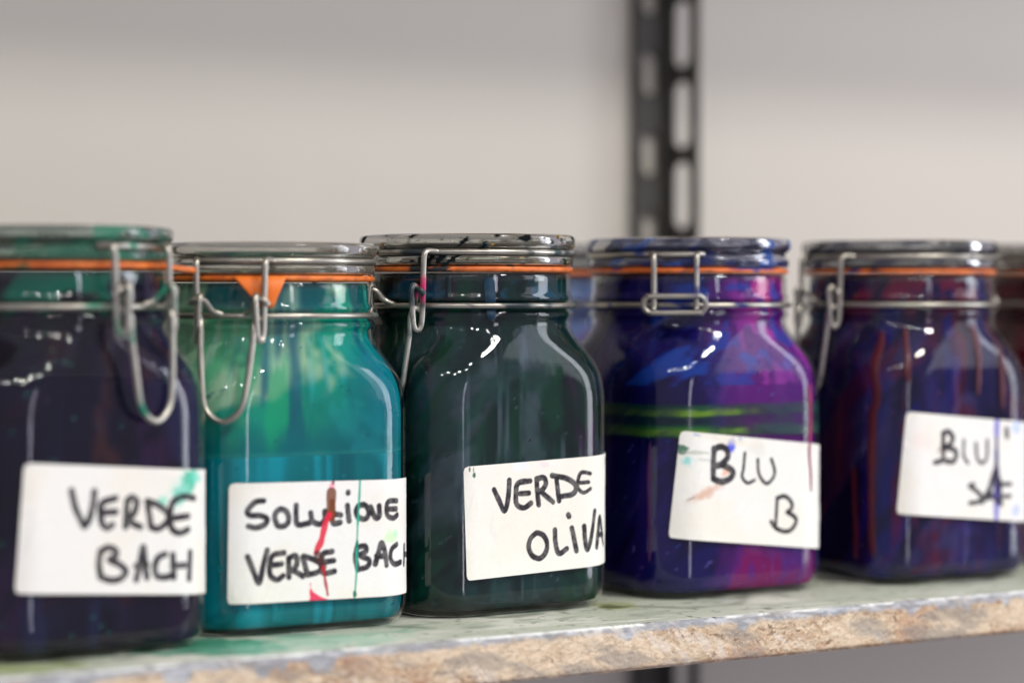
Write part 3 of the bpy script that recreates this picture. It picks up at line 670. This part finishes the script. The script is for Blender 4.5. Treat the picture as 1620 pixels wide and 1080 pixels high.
# navy jar with teal neck
p1 = patches((26, 24, 50), [((62, 36, 82), .52, 26, 60, .8), ((40, 52, 96), .56, 14, 90, .7), ((92, 54, 50), .66, 16, 30, .6), ((16, 18, 34), .5, 10, 12, .5)], 101, .4)
def f1(U, Z, T):
    C = p1(U, Z, T); n = fbm(np.cos(T) * 3 + 5, np.sin(T) * 3 + Z / 18, 140)
    m = sst(124, 136, Z + 10 * (n - .5)) * sst(.4, .56, n)
    return mixc(C, lin((4, 92, 74)), m * .9)
j1 = make_jar(dict(x=375.4, y=983.2, zs=1.0, rot=4, seed=11, clasp=53, grime=([(58, 54, 90), (80, 40, 50), (30, 130, 100)], .5), lever_out=-6, lid_dust=(76, 96, 84), level=112, paint=p1, film=film_of(f1, lambda U, Z, T: .9 + 0 * U), lid_tint=(.80, .93, .87),
    lid_film=lid_spots([(10, 92, 74), (18, 128, 100)], .56, 150, sa=3, sz=8, k=.7), wire_stain=[(20, 120, 92)], gasket_stain=[((40, 90, 60), .7), ((210, 170, 60), .68)], tab=(318, 16, 1.5),
    label='navy dye jar at the left end with teal-smeared neck and green smudge on its label'))
paper_label(j1, 0, [blot(74, 6.5, 4.6, 10.5, 38, (30, 176, 142), .9, 1, 1.1, 3), blot(70, 9, 8, 9, 0, (160, 222, 206), .5, 2, 1.2, 5, .8), blot(79, 4, 5, 3.5, 0, (90, 205, 178), .7, 3, 1.1, 3), blot(62.5, 13.5, 2.6, 2, 0, (120, 214, 186), .7, 4)])

# translucent teal jar
def p2(U, Z, T):
    C = np.ones(U.shape + (3,)) * lin((0, 122, 130))
    s = fbm(np.cos(T) * 7 + 3, np.sin(T) * 7 + Z / 120, 201)
    C = mixc(C, lin((0, 92, 106)), sst(.5, .66, s) * .7); C = mixc(C, lin((10, 158, 176)), sst(.6, .74, fbm(np.cos(T) * 9, np.sin(T) * 9 + Z / 200, 207)) * .8)
    return C
def f2(U, Z, T):
    C = np.ones(U.shape + (3,)) * lin((10, 178, 148))
    n = fbm(np.cos(T) * 2.4 + 3, np.sin(T) * 2.4 + Z / 26, 211); n2 = fbm(np.cos(T) * 6, np.sin(T) * 6 + Z / 40, 213)
    C = mixc(C, lin((186, 232, 190)), sst(.46, .62, n + .34 * sst(98, 122, Z) * sst(30, -5, U) - .1))
    C = mixc(C, lin((20, 196, 136)), sst(.52, .64, n2) * .7)
    C = mixc(C, lin((4, 112, 140)), sst(.54, .66, fbm(np.cos(T) * 5 + 8, np.sin(T) * 5 + Z / 90, 217)) * .85)
    C = mixc(C, lin((0, 136, 158)), sst(4, 34, U + 16 * (n2 - .5)) * sst(140, 120, Z) * .85)
    C = mixc(C, lin((0, 126, 134)), sst(101, 82, Z + 22 * (n2 - .5)) * .9)
    C = mixc(C, lin((6, 104, 112)), sst(143, 149, Z) * sst(.3, .5, n2))
    C = mixc(C, lin((60, 180, 176)), sst(1.6, .4, np.abs(Z - 80.8)) * .3)
    return C
def red_flare(X, Y, C):      # the run pools against the label's lower edge
    w_ = .3 + 8.5 * np.clip((Y - 44.5) / 8, 0, 1) ** 3.2 + 1.2 * np.clip((Y - 44.5) / 8, 0, 1)
    d = np.maximum(38.6 - X, X - 38.6 - w_) + .9 * (fbm(X / 1.5, Y / 1.5, 731) - .5)
    return mixc(C, lin((224, 32, 80)), sst(.25, -.25, d) * (Y > 44.5) * .95)
red_flare.top = True
j2 = make_jar(dict(x=486.5, y=1005, zs=.97, rot=0, seed=23, clasp=-9, grime=([(40, 160, 170), (10, 90, 110), (0, 60, 70)], .8), lever_out=-1, level=80, clear=True, paint=p2,
    film=film_of(f2, lambda U, Z, T: np.clip(.86 + .4 * (fbm(np.cos(T) * 4, np.sin(T) * 4 + Z / 20, 219) - .35), .3, .96)),
    lid_tint=(.95, .96, .93), lid_film=no_film, wire_stain=[(30, 120, 110)], wire_amt=-.06, tab=(238.3 + 4, 23, 14),
    label='translucent teal dye jar with orange gasket tab and red run down its label'))
paper_label(j2, 1, [blot(79.5, 26, 5, 4, 0, (196, 228, 178), .8, 21, 1.0, 3, .6), blot(82.6, 24.6, 2, 2, 0, (176, 226, 190), .7, 22),
    run([(62.8, -.6), (62.5, 7.8), (61.9, 19), (61.6, 27.4), (61.5, 41.8), (60.8, 51.5)], 1.15, (16, 162, 134), .95, 3), blot(60.9, 50.5, 1.1, 1.8, 0, (6, 110, 92), 1, 24, top=True),
    blot(61.6, 28, .9, 2, 0, (6, 120, 100), 1, 25, top=True),
    blot(48.9, 2.2, 2.0, 1.8, 0, (250, 170, 184), .9, 26, .8, 1.2, top=True),
    run([(48.6, 5), (48.5, 11), (48.7, 16.4)], 3.6, (116, 58, 20), .92, 5), run([(47.8, 15), (45.9, 18.5), (44, 25.7), (41.4, 31.4)], 3.0, (214, 30, 62), .95, 6),
    run([(42, 32), (45, 37.7)], 2.8, (70, 34, 30), .8, 7), run([(45, 38), (46.3, 44.9), (47.4, 50)], 1.5, (170, 30, 46), .9, 8), run([(49.6, -.8), (49.3, 1.2)], 1.1, (120, 20, 40), .9, 9),
    red_flare], paper=(243, 242, 236))

# dark green jar in focus
p3 = patches((18, 42, 38), [((30, 58, 60), .52, 22, 34, .8), ((14, 60, 42), .54, 14, 40, .7), ((40, 62, 68), .64, 12, 18, .7), ((14, 22, 26), .5, 7, 9, .6), ((60, 24, 66), .70, 10, 40, .7)], 301, .72)
def f3(U, Z, T):
    C = p3(U, Z, T); n = fbm(np.cos(T) * 5 + 5, np.sin(T) * 5 + Z / 10, 340)
    return mixc(C, lin((14, 58, 78)), sst(145, 149, Z) * sst(.5, .6, n))
def pinkleg(V, c):
    d = V[:, 2]; a = np.arctan2(V[:, 1], V[:, 0]); 
    lat = np.mod(a - math.radians(238.3 - 36 - 2), 2 * math.pi)
    m = sst(146, 147.5, d) * sst(158, 155, d) * ((lat > .15) & (lat < .5) & (np.hypot(V[:, 0], V[:, 1]) < 59.5))
    c[:, :3] = mixc(c[:, :3], lin((190, 20, 92)), m * .95); c[:, 3] *= 1 - m; return c
lf3 = lid_spots([(22, 26, 28), (16, 40, 42)], .68, 351, sa=7, sz=5)
def lid3(T, Z):
    C = lf3(T, Z); d = np.mod(T - math.radians(238.3 - 18), 2 * math.pi)
    n = fbm(T * 26, Z / 2, 352); m = sst(.42, .5, n + .25 * sst(.16, .08, np.abs(np.mod(d + math.pi, 2 * math.pi) - math.pi)) - .1) * (np.abs(np.mod(d + math.pi, 2 * math.pi) - math.pi) < .26) * (Z < 166.8)
    C[..., 3] = np.maximum(C[..., 3], m); 
    sp_ = sst(.83, .87, fbm(T * 45, Z / 1.1, 355, 2)); C[..., 3] = np.maximum(C[..., 3], sp_)
    ye = sst(.85, .88, fbm(T * 24 + 9, Z / 2, 357, 2)); C[..., :3] = mixc(C[..., :3], lin((200, 150, 30)), ye); C[..., 3] = np.maximum(C[..., 3], ye)
    return C
j3 = make_jar(dict(x=597.5, y=1008.5, zs=1.0, rot=2, seed=37, clasp=-35, grime=([(84, 100, 112), (48, 80, 80), (10, 14, 14)], 1.15), lever_out=-5, level=116, paint=p3, film=film_of(f3, ones), lid_tint=(.90, .93, .88), lid_film=lid3,
    wire_stain=[(24, 62, 66), (40, 52, 54)], wire_amt=.03, wire_paint=[pinkleg], gasket_stain=[((30, 40, 44), .76)], gasket_arcs=[((28, 32, 34), 238.3 - 2 - 32, 238.3 - 2 - 8)], gasket=(226, 118, 44),
    label='dark green dye jar with black paint flecks on its lid, between teal and purple jars'))
paper_label(j3, 2, [blot(3, 1.6, .5, 1.6, 0, (40, 70, 56), .9, 31, .6, 1), blot(5.3, 4.4, 1.1, 1.3, 0, (24, 96, 62), .95, 32, .9, 1), blot(5, 1.6, .35, 1.6, 0, (60, 90, 70), .7, 33, .5, 1), blot(43.8, 2.2, 3.6, 2.4, 0, (238, 214, 214), .8, 34, 1.3, 1.4, .6), blot(31, 1, 6, 4, 0, (226, 232, 246), .8, 35, .8, 4, .8)], paper=(243, 241, 230))

drip(j3, float(th2u(math.radians(250))), 156.5, 136, 6.0, (12, 50, 70), 77)
drip(j3, float(th2u(math.radians(228))), 157, 147, 4.0, (10, 34, 40), 78)

# blue and purple jar
pa4 = patches((24, 20, 104), [((44, 30, 120), .5, 18, 30, .7), ((14, 12, 60), .55, 10, 14, .6)], 401)
def p4(U, Z, T):
    C = pa4(U, Z, T); n = fbm(np.cos(T) * 5 + 2, np.sin(T) * 5 + Z / 30, 411)
    m = sst(-30, -4, U + 30 * (n - .5)) * sst(95, 70, np.abs(U - 20))
    C = mixc(C, lin((88, 24, 108)), m * .9)
    C = mixc(C, lin((110, 10, 82)), sst(.46, .6, n) * m * sst(100, 20, Z + 30 * (n - .5)))
    return C
def f4(U, Z, T):
    C = p4(U, Z, T); n = fbm(np.cos(T) * 6 + 1, np.sin(T) * 6 + Z / 14, 421)
    C = mixc(C, lin((156, 56, 158)), sst(.48, .62, n) * sst(-20, 10, U) * .8)
    C = mixc(C, lin((20, 60, 150)), sst(.55, .65, fbm(np.cos(T) * 4, np.sin(T) * 4 + Z / 9, 423)) * .7)
    return mixc(C, lin((168, 34, 110)), sst(.46, .6, n) * sst(-5, 15, U) * sst(120, 150, Z))
j4 = make_jar(dict(x=729.3, y=1008.5, zs=1.0, rot=0, seed=41, clasp=169, lid_dust=(66, 70, 100), grime=([(110, 70, 150), (40, 50, 130), (20, 60, 120)], .8), level=104, paint=p4, film=film_of(f4, lambda U, Z, T: .93 + 0 * U), lid_tint=(.78, .82, .93), lid_film=lid_spots([(26, 40, 96), (24, 24, 40), (40, 90, 170)], .60, 451, sa=4, sz=7, k=.7),
    wire_stain=[(40, 50, 110)], wire_amt=-.04, gasket_stain=[((30, 36, 110), .66), ((120, 30, 60), .72)], gasket=(224, 112, 40),
    label='blue and purple dye jar with green band round it, right of the dark green jar'))
paper_label(j4, 3, [blot(30, 5, 3.3, 4.4, 20, (48, 70, 210), .92, 41, 1.0, 2), blot(34.5, 1.2, 1.6, 1.4, 0, (90, 150, 220), .8, 42), blot(8.6, 1.3, 2.2, .7, 8, (110, 150, 214), .8, 43, .6, 1.5), blot(2.4, 9, 3.2, 3.4, 0, (16, 96, 70), .9, 44, 1.2, 2), blot(5, 14.6, 5, 3.4, 0, (110, 206, 200), .75, 45, 1.2, 2.5, .7), blot(9, 10, 8, 1.2, -4, (150, 160, 140), .5, 46, 1, 2),
    blot(17, 28.8, 14, 3.6, -24, (206, 158, 132), .75, 47, .9, 4, .8), blot(9, 32.4, 3.4, 1, -26, (120, 84, 70), .5, 48, 1, 2, .8), blot(28.1, 17.6, 4.6, 2.4, -35, (226, 168, 136), .8, 49, .8, 3, .6), blot(16, 13, 7, 1, 0, (170, 170, 160), .5, 50, 1, 2, .7), blot(45, 6, 8, 5, 10, (216, 214, 206), .7, 51, 1.2, 4, .8), blot(30, 2, 30, 4, 5, (226, 218, 196), .6, 52, 1, 8, .8)], paper=(241, 240, 232))
# green stain ring round the body
n_ = 260; th_ = np.linspace(0, 2 * math.pi, n_, endpoint=False); zb = np.linspace(78.6, 95.4, 44); T_, Z_ = np.meshgrid(th_, zb, indexing='ij')
Cb = np.zeros(T_.shape + (4,)); Cb[..., :3] = lin((16, 62, 44)); nz = fbm(np.cos(T_) * 6, np.sin(T_) * 6 + Z_ / 6, 471)
for zc, w_, c in ((91.8, 4.2, (20, 110, 44)), (82.4, 4.4, (28, 124, 40)), (91.0, 2.2, (130, 180, 30)), (81.6, 2.4, (130, 190, 26))):
    Cb[..., :3] = mixc(Cb[..., :3], lin(c), sst(w_, w_ * .3, np.abs(Z_ - zc + 2.2 * (nz - .5))) * sst(.3, .55, fbm(np.cos(T_) * 3 + zc, np.sin(T_) * 3, 473)))
U_ = th2u(T_); bright_ = sst(-62, -40, U_ + 20 * (nz - .5)) * sst(12, -8, U_ + 14 * (nz - .5))  # stretch of the band that keeps its brighter green
Cb[..., :3] = mixc(Cb[..., :3], lin((14, 66, 44)), (1 - bright_) * .75 * sst(-20, -30, U_ * 0 - 40 + U_ * .5)); Cb[..., :3] = mixc(Cb[..., :3], lin((44, 84, 92)), sst(-2, 16, U_ + 18 * (nz - .5)) * .85)
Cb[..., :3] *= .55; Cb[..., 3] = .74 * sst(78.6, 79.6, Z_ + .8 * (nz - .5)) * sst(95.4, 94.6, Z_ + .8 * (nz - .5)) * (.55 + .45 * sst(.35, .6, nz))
Cb[..., 3] = np.maximum(Cb[..., 3] * np.where((Z_ > 84.8) & (Z_ < 89.4), .55, 1), 0)
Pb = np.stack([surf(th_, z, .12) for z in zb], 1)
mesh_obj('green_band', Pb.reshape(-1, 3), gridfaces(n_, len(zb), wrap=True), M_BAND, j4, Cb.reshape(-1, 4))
drip(j4, 36.6, 104, 49.5, 3.0, (132, 22, 66), 4, .35)

# navy jar with red runs
p5 = patches((28, 24, 78), [((52, 44, 116), .56, 16, 70, .7), ((96, 14, 44), .58, 9, 120, .8), ((22, 26, 120), .6, 10, 50, .7), ((14, 12, 36), .52, 8, 14, .6)], 501, .55)
def f5(U, Z, T):
    C = p5(U, Z, T); return mixc(C, lin((92, 12, 40)), sst(.38, .54, fbm(np.cos(T) * 5, np.sin(T) * 5 + Z / 16, 511)) * sst(132, 146, Z) * .9)
j5 = make_jar(dict(x=860.5, y=997.1, zs=1.0, rot=0, seed=53, clasp=-56, lid_dust=(72, 74, 76), grime=([(80, 74, 130), (110, 30, 50), (90, 20, 40)], .9), lever_out=-5, level=112, paint=p5, film=film_of(f5, lambda U, Z, T: .95 + 0 * U), lid_tint=(.74, .77, .79), lid_film=lid_spots([(40, 42, 48), (30, 30, 70)], .58, 551, sa=4, sz=7, k=.7),
    wire_stain=[(60, 50, 70)], wire_amt=-.04, gasket_stain=[((60, 24, 40), .66), ((30, 28, 90), .7)], gasket=(222, 112, 34),
    label='navy dye jar streaked with dark red runs, right of the purple jar'))
paper_label(j5, 4, [blot(12, 14, 9, 9, 20, (232, 216, 206), .7, 61, 1.2, 5, .8), blot(24, 17, 4.5, 2.6, -40, (150, 130, 130), .6, 62, 1, 3, .8),
    run([(60.2, -.6), (62.6, 26), (65.1, 53)], 2.8, (92, 88, 190), .85, 63), run([(61.2, 10), (62.6, 26), (64.2, 43)], 2.6, (44, 30, 66), .95, 64),
    blot(75, 3, 5, 6, 0, (176, 196, 246), .8, 65, 1, 4, .7), blot(79, 46, 5, 5, 0, (170, 184, 250), .8, 66, 1, 4, .7)], paper=(241, 239, 232))
for u, a, b, wd, s in ((-56, 130, 88, 6, 1), (-57.5, 92, 14, 6.5, 2), (-69, 60, 12, 4.5, 3), (8, 134, 96, 5.5, 5), (24, 134, 88, 5, 6), (-40, 132, 104, 4.5, 7)):
    drip(j5, u, a, b, wd * .8, (70, 8, 24), 20 + s)
drip(j4, -58, 76, 18, 2.2, (60, 14, 70), 31)

# maroon jar at the right edge, pale blue jar in the back row
p6 = patches((120, 14, 40), [((70, 8, 30), .5, 14, 30, .8), ((150, 40, 70), .6, 10, 20, .6)], 601)
make_jar(dict(x=994, y=1010, zs=1.0, rot=0, seed=61, clasp=-75, level=116, paint=p6, film=film_of(p6, lambda U, Z, T: .9 + 0 * U), lid_tint=(.8, .78, .78), lid_film=lid_spots([(80, 20, 40)], .6, 651), wire_stain=[(120, 30, 50)], gasket=(150, 90, 40),
    label='maroon dye jar cut off by the right edge of the picture'))
p7 = patches((128, 150, 196), [((84, 100, 160), .52, 14, 30, .7), ((130, 84, 150), .6, 12, 24, .6)], 701, 1.0)
make_jar(dict(x=768, y=1150, zs=1.0, rot=5, seed=71, clasp=120, level=100, paint=p7, film=film_of(p7, lambda U, Z, T: .85 + 0 * U), lid_tint=(.84, .88, .94), lid_film=no_film, wire_stain=[(60, 80, 130)], gasket=(234, 116, 30),
    label='pale blue jar in the back row, showing between the dark green and purple jars'))
